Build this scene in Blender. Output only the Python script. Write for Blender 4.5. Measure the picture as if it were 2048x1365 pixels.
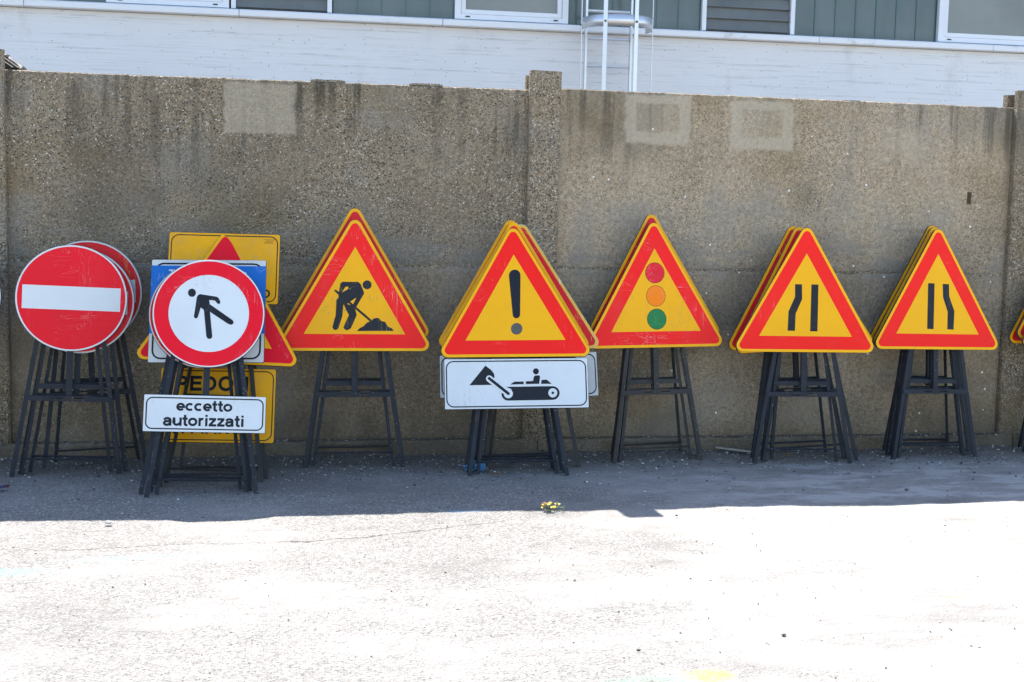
import bpy, bmesh, math, random
from mathutils import Vector, Matrix, noise
random.seed(11)
S = bpy.context.scene
for o in list(bpy.data.objects):
    bpy.data.objects.remove(o, do_unlink=True)
COL = S.collection
R = math.radians

# ------------------------------------------------------------------ camera
def cam_axes(yaw, pitch, roll):
    f = Vector((math.sin(yaw)*math.cos(pitch), math.cos(yaw)*math.cos(pitch), -math.sin(pitch)))
    r = Vector((math.cos(yaw), -math.sin(yaw), 0))
    d = f.cross(r)
    return r*math.cos(roll)+d*math.sin(roll), -r*math.sin(roll)+d*math.cos(roll), f
cr, cd, cf = cam_axes(0.17016, 0.10271, -0.02133)
cam = bpy.data.cameras.new('camera')
cam.sensor_width = 36; cam.lens = 2500/2048*36; cam.clip_start = .05; cam.clip_end = 600
camo = bpy.data.objects.new('camera', cam); COL.objects.link(camo)
M3 = Matrix((cr, -cd, -cf)).transposed()
camo.matrix_world = Matrix.Translation((-1.41719, -7.83045, 1.55643)) @ M3.to_4x4()
S.camera = camo

# ------------------------------------------------------------------ world, sun, exposure
SUN = Vector((-.111, .657, 1)).normalized()          # towards the sun: behind the wall, a little left
w = bpy.data.worlds.new('World'); S.world = w; w.use_nodes = True
wn = w.node_tree.nodes; wl = w.node_tree.links
sky = wn.new('ShaderNodeTexSky'); sky.sky_type = 'NISHITA'; sky.sun_disc = False
sky.sun_elevation = math.asin(SUN.z); sky.sun_rotation = math.atan2(SUN.x, SUN.y)
sky.altitude = 20; sky.air_density = 1.0; sky.dust_density = .5
bg = wn['Background']; bg.inputs['Strength'].default_value = .11
wl.new(sky.outputs[0], bg.inputs['Color'])
sun = bpy.data.lights.new('sun', 'SUN'); sun.energy = 4.2; sun.angle = R(.5); sun.color = (1, .965, .92)
suno = bpy.data.objects.new('sun', sun); COL.objects.link(suno)
suno.rotation_euler = SUN.to_track_quat('Z', 'Y').to_euler(); suno.location = (-2, 6, 12)
S.view_settings.view_transform = 'Standard'; S.view_settings.look = 'None'
S.view_settings.exposure = 1.87; S.view_settings.gamma = 1
S.render.engine = 'CYCLES'
S.cycles.max_bounces = 5; S.cycles.diffuse_bounces = 4; S.cycles.glossy_bounces = 2; S.cycles.transmission_bounces = 1
S.cycles.use_adaptive_sampling = True; S.cycles.adaptive_threshold = .02

# ------------------------------------------------------------------ material helpers
class NT:
    def __init__(s, name):
        s.m = bpy.data.materials.new(name); s.m.use_nodes = True
        s.n = s.m.node_tree.nodes; s.l = s.m.node_tree.links
        s.b = s.n['Principled BSDF']
    def sock(s, x, inp):
        if isinstance(x, bpy.types.NodeSocket): s.l.new(x, inp)
        elif isinstance(x, (tuple, list)) and len(x) == 3 and inp.type == 'RGBA': inp.default_value = (*x, 1)
        else: inp.default_value = x
    def pos(s): return s.n.new('ShaderNodeNewGeometry').outputs['Position']
    def objco(s):
        tc = s.n.new('ShaderNodeTexCoord'); oi = s.n.new('ShaderNodeObjectInfo')
        m = s.math('MULTIPLY', oi.outputs['Random'], 37.0)
        return s.vm('ADD', tc.outputs['Object'], s.comb(m, m, m))
    def comb(s, x, y, z):
        c = s.n.new('ShaderNodeCombineXYZ')
        for i, v in enumerate((x, y, z)): s.sock(v, c.inputs[i])
        return c.outputs[0]
    def sep(s, v):
        c = s.n.new('ShaderNodeSeparateXYZ'); s.l.new(v, c.inputs[0]); return c.outputs
    def vm(s, op, a, b):
        n = s.n.new('ShaderNodeVectorMath'); n.operation = op; s.sock(a, n.inputs[0]); s.sock(b, n.inputs[1])
        return n.outputs['Value'] if op in ('DISTANCE', 'LENGTH') else n.outputs[0]
    def math(s, op, a, b=0., c=None, clamp=False):
        n = s.n.new('ShaderNodeMath'); n.operation = op; n.use_clamp = clamp
        s.sock(a, n.inputs[0]); s.sock(b, n.inputs[1])
        if c is not None: s.sock(c, n.inputs[2])
        return n.outputs[0]
    def noise(s, v, scale, detail=4, rough=.55, dist=0., col=False):
        n = s.n.new('ShaderNodeTexNoise'); s.l.new(v, n.inputs['Vector'])
        n.inputs['Scale'].default_value = scale; n.inputs['Detail'].default_value = detail
        n.inputs['Roughness'].default_value = rough; n.inputs['Distortion'].default_value = dist
        return n.outputs['Color' if col else 'Fac']
    def vor(s, v, scale, feature='F1', rnd=1.):
        n = s.n.new('ShaderNodeTexVoronoi'); n.feature = feature; s.l.new(v, n.inputs['Vector'])
        n.inputs['Scale'].default_value = scale; n.inputs['Randomness'].default_value = rnd
        return n.outputs
    def ss(s, x, a, b):                       # smoothstep a..b -> 0..1 (a > b inverts)
        n = s.n.new('ShaderNodeMapRange'); n.interpolation_type = 'SMOOTHSTEP'
        s.sock(x, n.inputs[0])
        if a < b: n.inputs[1].default_value = a; n.inputs[2].default_value = b
        else:
            n.inputs[1].default_value = b; n.inputs[2].default_value = a
            n.inputs[3].default_value = 1; n.inputs[4].default_value = 0
        return n.outputs[0]
    def mix(s, f, a, b, mode='MIX'):
        n = s.n.new('ShaderNodeMix'); n.data_type = 'RGBA'; n.blend_type = mode
        s.sock(f, n.inputs[0]); s.sock(a, n.inputs[6]); s.sock(b, n.inputs[7]); return n.outputs[2]
    def ramp(s, f, stops):
        n = s.n.new('ShaderNodeValToRGB'); s.l.new(f, n.inputs[0]); e = n.color_ramp.elements
        while len(e) < len(stops): e.new(.5)
        for i, (p, c) in enumerate(stops): e[i].position = p; e[i].color = (*c, 1)
        return n.outputs[0]
    def scale(s, v, xyz): return s.vm('MULTIPLY', v, xyz)
    def bump(s, h, strength=.5, dist=.01):
        n = s.n.new('ShaderNodeBump'); n.inputs['Strength'].default_value = strength
        n.inputs['Distance'].default_value = dist; s.l.new(h, n.inputs['Height'])
        s.l.new(n.outputs[0], s.b.inputs['Normal'])
    def out(s, col, rough=.8, metal=0., spec=.5):
        s.sock(col, s.b.inputs['Base Color']); s.sock(rough, s.b.inputs['Roughness'])
        s.sock(metal, s.b.inputs['Metallic']); s.b.inputs['Specular IOR Level'].default_value = spec
        return s.m

# ------------------------------------------------------------------ materials
def concrete_wall(name, agg, patches=False, specks=False, streak=1., tint=1., smear=False):
    t = NT(name); p = t.pos(); x, y, z = t.sep(p)
    n1 = t.noise(p, 1.7, 4, .62); nc = t.sep(t.noise(t.vm('ADD', p, (7, 3, 1)), 1.0, 3, .6, 0, True)); n2 = t.noise(p, 38, 4, .85)
    cem = t.mix(t.math('ADD', t.math('MULTIPLY', n1, .8), t.math('MULTIPLY_ADD', n2, 1.9, -.75), None), (.040*tint, .032*tint, .023*tint), (.40*tint, .303*tint, .198*tint))
    v = t.vor(p, 125); vc = t.sep(v['Color']); r = vc[0]
    stone = t.ramp(r, [(0, (.028, .021, .015)), (.3, (.09, .07, .05)), (.62, (.20, .16, .115)), (.82, (.32, .27, .205)), (.93, (.52, .46, .37)), (1, (.80, .75, .66))])
    fringe = t.math('SUBTRACT', t.math('MULTIPLY_ADD', vc[1], .42, .22), v['Distance'])
    body = t.math('MULTIPLY', t.ss(fringe, -.08, .10), t.math('MULTIPLY_ADD', nc[2], 1.5, agg-.75, clamp=True))
    col = t.mix(body, cem, stone)
    col = t.mix(t.math('MULTIPLY', t.ss(n1, .50, .66), .5), col, t.mix(n2, (.13, .115, .092), (.37, .34, .29)))                      # pale bloom
    col = t.mix(t.math('MULTIPLY', t.ss(nc[0], .5, .68), .36), col, (.20, .125, .035))                    # ochre lichen
    col = t.mix(t.math('MULTIPLY', t.ss(t.math('ADD', nc[1], t.math('MULTIPLY_ADD', n2, .2, -.1)), .5, .66), .36), col, (.085, .077, .063))
    if streak:
        st = t.noise(t.scale(p, (13, 13, .6)), 1.0, 3, .6)                                             # rain streaks from the top
        top = t.math('MULTIPLY', t.ss(t.math('ADD', z, t.math('MULTIPLY', n1, .7)), 1.95, 2.75), t.ss(nc[1], .4, .55))
        col = t.mix(t.math('MULTIPLY', t.math('MULTIPLY', t.ss(st, .48, .62), top), .7*streak), col, (.04, .034, .026))
    col = t.mix(t.math('MULTIPLY', t.ss(t.math('ADD', z, t.math('MULTIPLY', n1, .5)), .66, .25), .5), col, (.07, .06, .046))  # splash dirt at the foot
    if patches:
        wob = t.math('MULTIPLY_ADD', t.noise(p, 9, 2), .05, -.025)
        def rect(cx, cz, hx, hz, soft=.012):
            dx = t.math('SUBTRACT', t.math('ABSOLUTE', t.math('SUBTRACT', x, cx)), hx)
            dz = t.math('SUBTRACT', t.math('ABSOLUTE', t.math('SUBTRACT', z, cz)), hz)
            return t.ss(t.math('ADD', t.math('MAXIMUM', dx, dz), wob), soft, -soft)
        light = t.mix(n2, (.36, .295, .205), (.57, .48, .36))
        m = t.math('MULTIPLY', rect(-1.655, 2.15, .215, .15), t.math('MULTIPLY_ADD', n2, .5, .5))
        for cx, cz in ((.845, 2.165), (1.545, 2.15)):
            ring = t.math('SUBTRACT', rect(cx, cz, .215, .155), t.math('MULTIPLY', rect(cx, cz+.01, .14, .09), .62))
            m = t.math('MAXIMUM', m, t.math('MULTIPLY', ring, .92))
        for cx, cz, rr in ((2.43, 2.05, .028), (2.42, 1.95, .027), (2.54, 1.945, .024), (2.63, 1.95, .028), (2.43, 2.15, .024), (2.80, 2.05, .03), (2.80, 1.93, .02), (2.63, 2.06, .03)):
            d = t.vm('DISTANCE', t.comb(x, 0., z), (cx, 0, cz))
            m = t.math('MAXIMUM', m, t.math('MULTIPLY', t.ss(t.math('ADD', d, t.math('MULTIPLY', wob, .5)), rr, rr*.55), .6))
        blot = t.vm('DISTANCE', t.scale(t.comb(x, 0., z), (1, 1, 1.4)), (2.56, 0, 2.06*1.4))
        m = t.math('MAXIMUM', m, t.math('MULTIPLY', t.ss(t.math('ADD', blot, t.math('MULTIPLY', wob, 5)), .2, .04), .55))
        col = t.mix(t.math('MULTIPLY', m, t.math('MULTIPLY_ADD', vc[2], .25, .72)), col, light)
    if smear:
        # mortar smears along the panel joint
        sm = t.noise(t.scale(p, (2.2, 2.2, 5)), 1.0, 3, .6)
        band = t.ss(t.math('ABSOLUTE', t.math('SUBTRACT', z, 1.27)), .2, .06)
        col = t.mix(t.math('MULTIPLY', t.math('MULTIPLY', band, t.ss(sm, .47, .55)), .62), col, t.mix(n2, (.16, .14, .11), (.36, .325, .27)))
    if specks:
        sp = t.vor(t.vm('ADD', p, (5, 1, 2)), 13); keep = t.ss(t.sep(sp['Color'])[0], .55, .57)
        rad = t.math('MULTIPLY_ADD', t.sep(sp['Color'])[1], .075, .02)
        hit = t.math('LESS_THAN', sp['Distance'], rad)
        right = t.ss(x, .1, .5)
        col = t.mix(t.math('MULTIPLY', t.math('MULTIPLY', hit, keep), right), col, (.85, .84, .8))
    h = t.math('ADD', t.math('MULTIPLY', t.math('SUBTRACT', 1., v['Distance']), agg), t.math('MULTIPLY', n2, .8))
    t.bump(h, .9, .007)
    return t.out(col, .92, 0, .25)

M = {}
M['panel_up'] = concrete_wall('exposed_aggregate_concrete', 1.0, True, False, .9, 1.2, True)
M['panel_up_r'] = concrete_wall('lime_streaked_concrete', .55, True, True, .8, 1.62, True)
M['panel_low_r'] = concrete_wall('smooth_pale_concrete', .4, False, True, 0, 1.4, True)
M['panel_low'] = concrete_wall('smooth_weathered_concrete', .5, False, False, 0, 1.15, True)
M['post'] = concrete_wall('aggregate_post_concrete', 1.05, False, False, 0, 1.3)
M['plinth'] = concrete_wall('plinth_concrete', .35, False, False, 0, .95)

def mk_ground():
    t = NT('dusty_worn_asphalt'); p = t.pos(); x, y, z = t.sep(p)
    n1 = t.sep(t.noise(t.scale(p, (.8, 1.3, 1)), .9, 4, .62, 0, True)); n2 = t.noise(t.scale(p, (1, 1.4, 1)), 9, 4, .75)
    v = t.vor(t.scale(p, (1, 1.3, 1)), 95); k = t.sep(v['Color'])
    grit = t.ramp(k[0], [(0, (.03, .028, .026)), (.28, (.12, .113, .104)), (.7, (.25, .236, .217)), (.92, (.38, .362, .335)), (1, (.62, .6, .57))])
    dust = t.mix(n2, (.168, .157, .143), (.392, .370, .338))
    pale = t.ss(t.math('ADD', n1[0], t.math('MULTIPLY', t.ss(x, -.6, 1.4), .2)), .46, .64)
    col = t.mix(t.math('MULTIPLY_ADD', pale, .60, .20), t.mix(t.ss(v['Distance'], .62, .35), t.mix(.6, dust, (.10, .094, .086)), grit), dust)
    col = t.mix(t.math('MULTIPLY', t.ss(n1[1], .52, .66), .42), col, (.13, .122, .113))
    sc = t.noise(t.scale(p, (2.2, 6.5, 1)), 1.0, 4, .68)                                               # pale dust lying in drifts
    col = t.mix(t.math('MULTIPLY', t.math('MULTIPLY', t.ss(x, .0, 1.8), t.ss(sc, .46, .58)), .6), col, (.44, .425, .40))
    col = t.mix(t.math('MULTIPLY', t.ss(sc, .42, .30), .38), col, (.12, .114, .106))
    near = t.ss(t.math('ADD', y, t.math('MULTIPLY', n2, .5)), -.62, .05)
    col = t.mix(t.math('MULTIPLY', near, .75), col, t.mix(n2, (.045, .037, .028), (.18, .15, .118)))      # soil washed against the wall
    wob = t.math('MULTIPLY_ADD', n2, 1.5, -.75)
    for cx, cy, rx, ry, c, f in ((-2.62, -2.39, .2, .06, (.17, .36, .42), .6), (-2.15, -2.24, .3, .04, (.2, .35, .4), .4), (-.04, -3.89, .10, .06, (.5, .33, .07), .8),
              (-.25, -3.93, .2, .07, (.15, .27, .19), .5), (1.36, -3.12, .12, .05, (.45, .33, .12), .45), (-.55, -1.50, .16, .03, (.16, .28, .38), .5)):
        d = t.vm('LENGTH', t.vm('MULTIPLY', t.vm('SUBTRACT', p, (cx, cy, 0)), (1/rx, 1/ry, 0)), (0, 0, 0))
        col = t.mix(t.math('MULTIPLY', t.math('MULTIPLY', t.ss(t.math('ADD', d, wob), 1.15, .6), t.ss(t.math('ADD', n2, t.math('MULTIPLY', k[1], .3)), .48, .68)), f), col, c)
    # one long meandering crack
    u = t.math('ADD', x, 1.6)
    fx = t.math('ADD', t.math('MULTIPLY_ADD', u, .13, -2.03), t.math('MULTIPLY', t.math('MULTIPLY', u, u), .1))
    mean = t.math('ADD', t.math('MULTIPLY_ADD', n1[2], .3, -.15), t.math('MULTIPLY_ADD', n2, .05, -.025))
    dcr = t.math('ABSOLUTE', t.math('ADD', t.math('SUBTRACT', y, fx), mean))
    crk = t.math('MULTIPLY', t.ss(dcr, .010, .003), t.math('MULTIPLY', t.ss(x, -2.9, -2.4), t.ss(x, -.2, -.5)))
    crk = t.math('MULTIPLY', crk, t.ss(n2, .40, .5))
    col = t.mix(t.math('MULTIPLY', crk, .85), col, (.03, .026, .022))
    t.bump(t.math('ADD', t.math('MULTIPLY', t.math('SUBTRACT', 1., v['Distance']), .5), t.math('MULTIPLY', n2, 1.2)), .8, .009)
    return t.out(col, .93, 0, .2)
M['ground'] = mk_ground()

def paint(name, c, rough=.32, wear=.35, dirt=.25, chip=(.42, .4, .36)):
    t = NT(name); p = t.objco()
    n = t.noise(p, 3.2, 5, .6); d = t.noise(t.vm('ADD', p, (5, 5, 5)), 38, 5, .7)
    fade = t.noise(t.scale(p, (1, 1, .45)), 5.5, 4, .65)
    col = t.mix(t.math('MULTIPLY', t.ss(n, .42, .7), dirt), c, tuple(v*.68+.02 for v in c))
    col = t.mix(t.math('MULTIPLY', t.ss(fade, .55, .75), dirt*.7), col, tuple(v*.8+.07 for v in c))
    s1 = t.noise(t.scale(p, (26, 26, 3.2)), 1.0, 2, .5, 1.4)
    line = t.math('MULTIPLY', t.ss(t.math('ABSOLUTE', t.math('SUBTRACT', s1, .5)), .011, .002), t.ss(t.noise(p, 3.4, 3), .53, .62))
    s2 = t.noise(t.scale(p, (5, 26, 24)), 1.0, 2, .5, 1.2)
    line2 = t.math('MULTIPLY', t.ss(t.math('ABSOLUTE', t.math('SUBTRACT', s2, .5)), .009, .002), t.ss(t.noise(t.vm('ADD', p, (9, 2, 4)), 3.6, 3), .55, .64))
    scr = t.math('MULTIPLY', t.math('MAXIMUM', line, line2), wear)
    ch = t.math('MULTIPLY', t.ss(d, .70, .74), wear)
    col = t.mix(t.math('MAXIMUM', scr, ch), col, chip)
    return t.out(col, t.math('MULTIPLY_ADD', n, .25, rough-.1), 0, .16)
M['red'] = paint('red_reflective_film', (.97, .013, .010), .34, .55, .28, (.75, .42, .36))
M['red_old'] = paint('faded_red_film', (.72, .014, .02), .4, .8, .45, (.8, .45, .12))
M['red_clean'] = paint('clean_red_film', (.98, .014, .008), .34, .14, .14, (.85, .4, .3))
M['yellow_clean'] = paint('clean_yellow_film', (.97, .455, .005), .36, .15, .16, (.5, .36, .1))
M['yellow_pale'] = paint('chipped_pale_film', (.82, .50, .08), .42, .9, .5, (.75, .73, .68))
M['crimson'] = paint('crimson_reflective_film', (.84, .006, .020), .34, .3, .2, (.72, .4, .38))
M['yellow'] = paint('yellow_reflective_film', (.97, .445, .005), .36, .45, .32, (.35, .27, .12))
M['yellow_old'] = paint('dull_yellow_film', (.90, .41, .006), .4, .6, .45, (.4, .33, .2))
M['white'] = paint('white_reflective_film', (.70, .72, .72), .34, .4, .2, (.34, .33, .32))
M['white_old'] = paint('grubby_white_film', (.62, .63, .61), .4, .7, .4, (.25, .24, .22))
M['black'] = paint('black_film', (.018, .02, .026), .35, .55, .2, (.5, .4, .15))
M['black_plain'] = paint('black_print', (.016, .018, .024), .35, .3, .1, (.3, .3, .3))
M['glare_dot'] = paint('glare_greyed_film', (.11, .105, .09), .3, .2, .2)  # black dot lightened to grey, the glare on it painted into the colour
M['amber'] = paint('amber_film', (1, .235, .004), .36, .2, .08)
M['green'] = paint('green_film', (.02, .20, .055), .36, .3, .3)
M['signal_red'] = paint('signal_red_film', (.82, .015, .03), .36, .4, .3)
M['blue'] = paint('blue_film', (.015, .15, .50), .36, .5, .25, (.6, .65, .7))

def mk_steel(name, a, b, rust):
    t = NT(name); p = t.objco(); n = t.noise(p, 9, 5, .65)
    col = t.mix(n, a, b)
    fl = t.vor(p, 75); k = t.sep(fl['Color'])
    col = t.mix(t.math('MULTIPLY', t.math('LESS_THAN', fl['Distance'], t.math('MULTIPLY_ADD', k[1], .3, -.1)), t.ss(k[0], .5, .58)), col, (.3, .3, .3))
    col = t.mix(t.math('MULTIPLY', t.ss(t.noise(p, 5.5, 6, .7), .58, .7), rust), col, (.12, .065, .035))
    t.bump(n, .25, .002)
    return t.out(col, .55, 0, .22)
M['frame'] = mk_steel('blue_black_painted_steel', (.008, .010, .014), (.034, .038, .048), .3)
M['frame_old'] = mk_steel('scuffed_grey_painted_steel', (.014, .014, .014), (.062, .058, .052), .6)
M['rim'] = mk_steel('shade_deepened_edge', (.025, .022, .018), (.09, .08, .06), .3)  # dark metal edge, deepened further so the colour carries the rim's shadow outline

def plain(name, c, rough=.5, metal=0., var=.15, sc=8, spec=.5):
    t = NT(name); p = t.objco()
    return t.out(t.mix(t.noise(p, sc, 5, .6), tuple(v*(1-var) for v in c), tuple(min(v*(1+var), 1) for v in c)), rough, metal, spec)

def mk_facade():
    t = NT('white_board_marked_concrete'); p = t.pos(); x, y, z = t.sep(p)
    ln = t.noise(t.scale(p, (.4, 1, 52)), 1.0, 3, .6); ln2 = t.noise(t.scale(p, (1.6, 1, 22)), 1.0, 5, .8)
    n = t.noise(p, 1.1, 5, .6)
    col = t.mix(n, (.66, .66, .67), (.77, .77, .775))
    col = t.mix(t.math('MULTIPLY', t.ss(ln, .5, .6), t.math('MULTIPLY', t.ss(ln2, .46, .62), .45)), col, (.34, .32, .31))
    dots = t.vor(t.scale(p, (1, 1, 1.8)), 17); k = t.sep(dots['Color'])
    hit = t.math('LESS_THAN', dots['Distance'], t.math('MULTIPLY_ADD', k[1], .2, -.06))
    col = t.mix(t.math('MULTIPLY', t.math('MULTIPLY', hit, t.ss(k[0], .4, .5)), .7), col, (.22, .2, .19))
    grime = t.math('MULTIPLY', t.ss(t.noise(t.scale(p, (2.2, 1, 1)), 1., 5, .65), .56, .75), .35)
    col = t.mix(grime, col, (.42, .4, .37))
    t.bump(t.math('ADD', ln, t.math('MULTIPLY', ln2, .5)), .35, .01)
    return t.out(col, .7, 0, .3)
M['facade'] = mk_facade()
def mk_sill():
    t = NT('painted_metal_sill'); p = t.pos(); n = t.noise(p, 2.2, 5, .65)
    col = t.mix(t.math('MULTIPLY', t.ss(n, .58, .72), .5), (.74, .75, .77), (.36, .32, .27))
    return t.out(col, .45, 0, .4)
M['sill'] = mk_sill()
def mk_uglass():
    t = NT('green_channel_glass'); p = t.pos(); z = t.sep(p)[2]
    n = t.noise(t.scale(p, (3, 1, .8)), 1., 4, .6)
    col = t.mix(n, (.05, .072, .07), (.13, .155, .146))
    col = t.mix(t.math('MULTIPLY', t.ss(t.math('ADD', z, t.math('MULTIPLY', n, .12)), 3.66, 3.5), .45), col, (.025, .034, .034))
    return t.out(col, .16, 0, .5)
M['uglass'] = mk_uglass()
M['uglass_edge'] = plain('green_glass_edge', (.035, .10, .085), .25)
M['alu_frame'] = plain('white_aluminium_frame', (.70, .72, .75), .4, 0, .06)
M['pane'] = plain('frosted_window_glass', (.20, .205, .185), .2, 0, .35, 1.6, .5)
M['pane_dark'] = plain('dusty_louvre_glass', (.14, .148, .138), .15, 0, .4, 2, .5)
M['gasket'] = plain('black_gasket', (.02, .02, .02), .6)
M['alu'] = plain('raw_aluminium', (.66, .67, .69), .38, .7, .05)
M['roof'] = plain('grey_roof_sheet', (.25, .25, .25), .7)
M['stone'] = None
def mk_stone():
    t = NT('loose_stone'); g = t.n.new('ShaderNodeNewGeometry'); r = g.outputs['Random Per Island']
    col = t.ramp(r, [(0, (.05, .045, .04)), (.3, (.15, .14, .125)), (.6, (.3, .285, .26)), (.85, (.42, .4, .37)), (1, (.6, .58, .55))])
    return t.out(col, .9, 0, .2)
M['stone'] = mk_stone()
M['wood'] = plain('weathered_wood', (.27, .25, .21), .85, 0, .3, 30)
M['blue_plastic'] = plain('blue_plastic_film', (.05, .2, .38), .35, 0, .4, 14)
M['navy'] = plain('navy_strap', (.012, .035, .17), .5, 0, .2)
M['maroon'] = plain('maroon_strap_end', (.09, .012, .02), .5)
M['tarp'] = plain('black_rubber_sheet', (.012, .012, .012), .5, 0, .4)
M['cord'] = plain('pale_cord', (.4, .34, .26), .8)
M['leafg'] = plain('weed_leaf', (.07, .12, .035), .7, 0, .3)
M['petal'] = plain('yellow_petal', (.8, .58, .05), .6, 0, .15)
M['leafr'] = plain('red_weed_leaf', (.26, .05, .035), .7, 0, .2)
M['dry'] = plain('dry_leaf', (.19, .12, .06), .8, 0, .3, 20)

# ------------------------------------------------------------------ mesh helpers
def link(name, me, mat, parent=None):
    o = bpy.data.objects.new(name, me); COL.objects.link(o)
    if mat is not None:
        for m in (mat if isinstance(mat, (list, tuple)) else [mat]): me.materials.append(m)
    if parent is not None: o.parent = parent
    return o
def mesh(name, verts, faces, mat, parent=None, smooth=False, mi=None):
    me = bpy.data.meshes.new(name); me.from_pydata([tuple(v) for v in verts], [], faces); me.update()
    if mi: me.polygons.foreach_set('material_index', mi)
    if smooth: me.polygons.foreach_set('use_smooth', [True]*len(me.polygons))
    return link(name, me, mat, parent)
def tag(o, label=None, cat=None, group=None, kind=None):
    if label: o['label'] = label
    if cat: o['category'] = cat
    if group: o['group'] = group
    if kind: o['kind'] = kind
    return o
def empty(name, loc=(0, 0, 0)):
    o = bpy.data.objects.new(name, None); COL.objects.link(o); o.location = loc; o.empty_display_size = .2; return o
def boxdata(x0, x1, y0, y1, z0, z1):
    v = [(x0, y0, z0), (x1, y0, z0), (x1, y1, z0), (x0, y1, z0), (x0, y0, z1), (x1, y0, z1), (x1, y1, z1), (x0, y1, z1)]
    f = [(0, 3, 2, 1), (4, 5, 6, 7), (0, 1, 5, 4), (1, 2, 6, 5), (2, 3, 7, 6), (3, 0, 4, 7)]
    return v, f
def box(name, x0, x1, y0, y1, z0, z1, mat, parent=None, bev=0.):
    v, f = boxdata(x0, x1, y0, y1, z0, z1)
    o = mesh(name, v, f, mat, parent)
    if bev: bevel(o, bev)
    return o
def bevel(o, wdt, seg=2):
    bm = bmesh.new(); bm.from_mesh(o.data)
    bmesh.ops.bevel(bm, geom=list(bm.edges), offset=wdt, segments=seg, profile=.5, affect='EDGES')
    bm.to_mesh(o.data); bm.free()
def boxes(name, lst, mat, parent=None):
    V, F = [], []
    for b in lst:
        v, f = boxdata(*b); k = len(V); V += v; F += [tuple(i+k for i in q) for q in f]
    return mesh(name, V, F, mat, parent)
def extrude_profile(prof, A, B, ux, uy):
    """closed profile (list of 2d) swept from A to B, profile axes ux, uy"""
    n = len(prof); V = [Vector(A)+ux*p[0]+uy*p[1] for p in prof]+[Vector(B)+ux*p[0]+uy*p[1] for p in prof]
    F = [(i, (i+1) % n, n+(i+1) % n, n+i) for i in range(n)]+[tuple(range(n-1, -1, -1)), tuple(range(n, 2*n))]
    return V, F
def rod(name, A, B, r, mat, parent=None, n=8):
    A, B = Vector(A), Vector(B); d = (B-A).normalized(); a = d.orthogonal().normalized(); b = d.cross(a)
    V, F = extrude_profile([(r*math.cos(2*math.pi*i/n), r*math.sin(2*math.pi*i/n)) for i in range(n)], A, B, a, b)
    return mesh(name, V, F, mat, parent)

# ------------------------------------------------------------------ ground
def gz(y):
    return .03*min(max((y+1.6)/1.6, 0), 1)
def axis(lo, hi, step, far):
    a = [lo+i*step for i in range(int(round((hi-lo)/step))+1)]
    g = step
    L, Rr = [], []
    while a[0]-sum(L) > -far:
        g *= 1.35; L.append(g)
    x = a[0]; left = []
    for s_ in L: x -= s_; left.append(x)
    x = a[-1]; right = []
    for s_ in L: x += s_; right.append(x)
    return left[::-1]+a+right
gx = axis(-3.8, 4.6, .028, 150); gy = axis(-4.3, 0.4, .028, 150)
V = []
for yy in gy:
    for xx in gx:
        h = gz(yy)
        if -6 < xx < 7 and -7 < yy < 1:
            p = Vector((xx, yy, 0))
            h += .010*noise.fractal(p*1.1, 1.0, 2.0, 4)+.0035*noise.noise(p*9)+.002*noise.noise(p*23)
            if yy > -.45: h += (.022*(yy+.45)/.45)*max(0, noise.noise(p*3.1)+.25) if yy < 0 else 0
        V.append((xx, yy, h-.002))
nx = len(gx)
F = [(j*nx+i, j*nx+i+1, (j+1)*nx+i+1, (j+1)*nx+i) for j in range(len(gy)-1) for i in range(nx-1)]
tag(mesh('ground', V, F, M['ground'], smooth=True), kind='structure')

# ------------------------------------------------------------------ boundary wall: H posts, two panels a bay, plinth
PW, BAY, TOP = .1996, 3.1135, 2.33
wall = tag(empty('concrete_wall', (0, 0, 0)), 'weathered exposed aggregate concrete boundary wall with posts behind the signs', 'wall')
def panel(x0, x1, z0, z1, mat, seed, dz=0):
    nx_, nz_ = 90, 34
    th = .075; b = .009
    V, F = [], []
    def fy(x, z):
        p = Vector((x, seed, z)); return .0035*noise.noise(p*2.3)+.0028*noise.noise(p*19)+.0018*noise.noise(p*47)
    zs = [z0+(z1-z0)*j/nz_ for j in range(nz_+1)]
    for j, z in enumerate(zs):
        for i in range(nx_+1):
            x = x0+(x1-x0)*i/nx_
            zz = z; yy = fy(x, z)
            if j == nz_: yy += b*.2+.002; zz = z-b+dz*(x-x0)/(x1-x0)+.0035*noise.noise(Vector((x*7, seed, 1)))+.003*noise.noise(Vector((x*31, seed, 2)))
            if j == 0: yy += .004; zz += .003
            V.append((x, yy, zz))
    # bevelled top edge then flat top, then back
    base = len(V)
    for i in range(nx_+1):
        x = x0+(x1-x0)*i/nx_; t_ = V[nz_*(nx_+1)+i]
        k = .7+.9*abs(noise.noise(Vector((x*13, seed, 5))))
        V.append((x, t_[1]+b*k, t_[2]+b*k*.8))
    for i in range(nx_+1):
        x = x0+(x1-x0)*i/nx_; V.append((x, th, V[base+i][2]))
    for i in range(nx_+1):
        x = x0+(x1-x0)*i/nx_; V.append((x, th, z0))
    n1 = nx_+1
    for j in range(nz_):
        for i in range(nx_): F.append((j*n1+i, j*n1+i+1, (j+1)*n1+i+1, (j+1)*n1+i))
    rows = [nz_*n1, base, base+n1, base+2*n1, 0]
    for a_, c_ in zip(rows[:-1], rows[1:]):
        for i in range(nx_): F.append((a_+i, a_+i+1, c_+i+1, c_+i))
    return mesh('panel', V, F, mat, wall, smooth=False)
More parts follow.
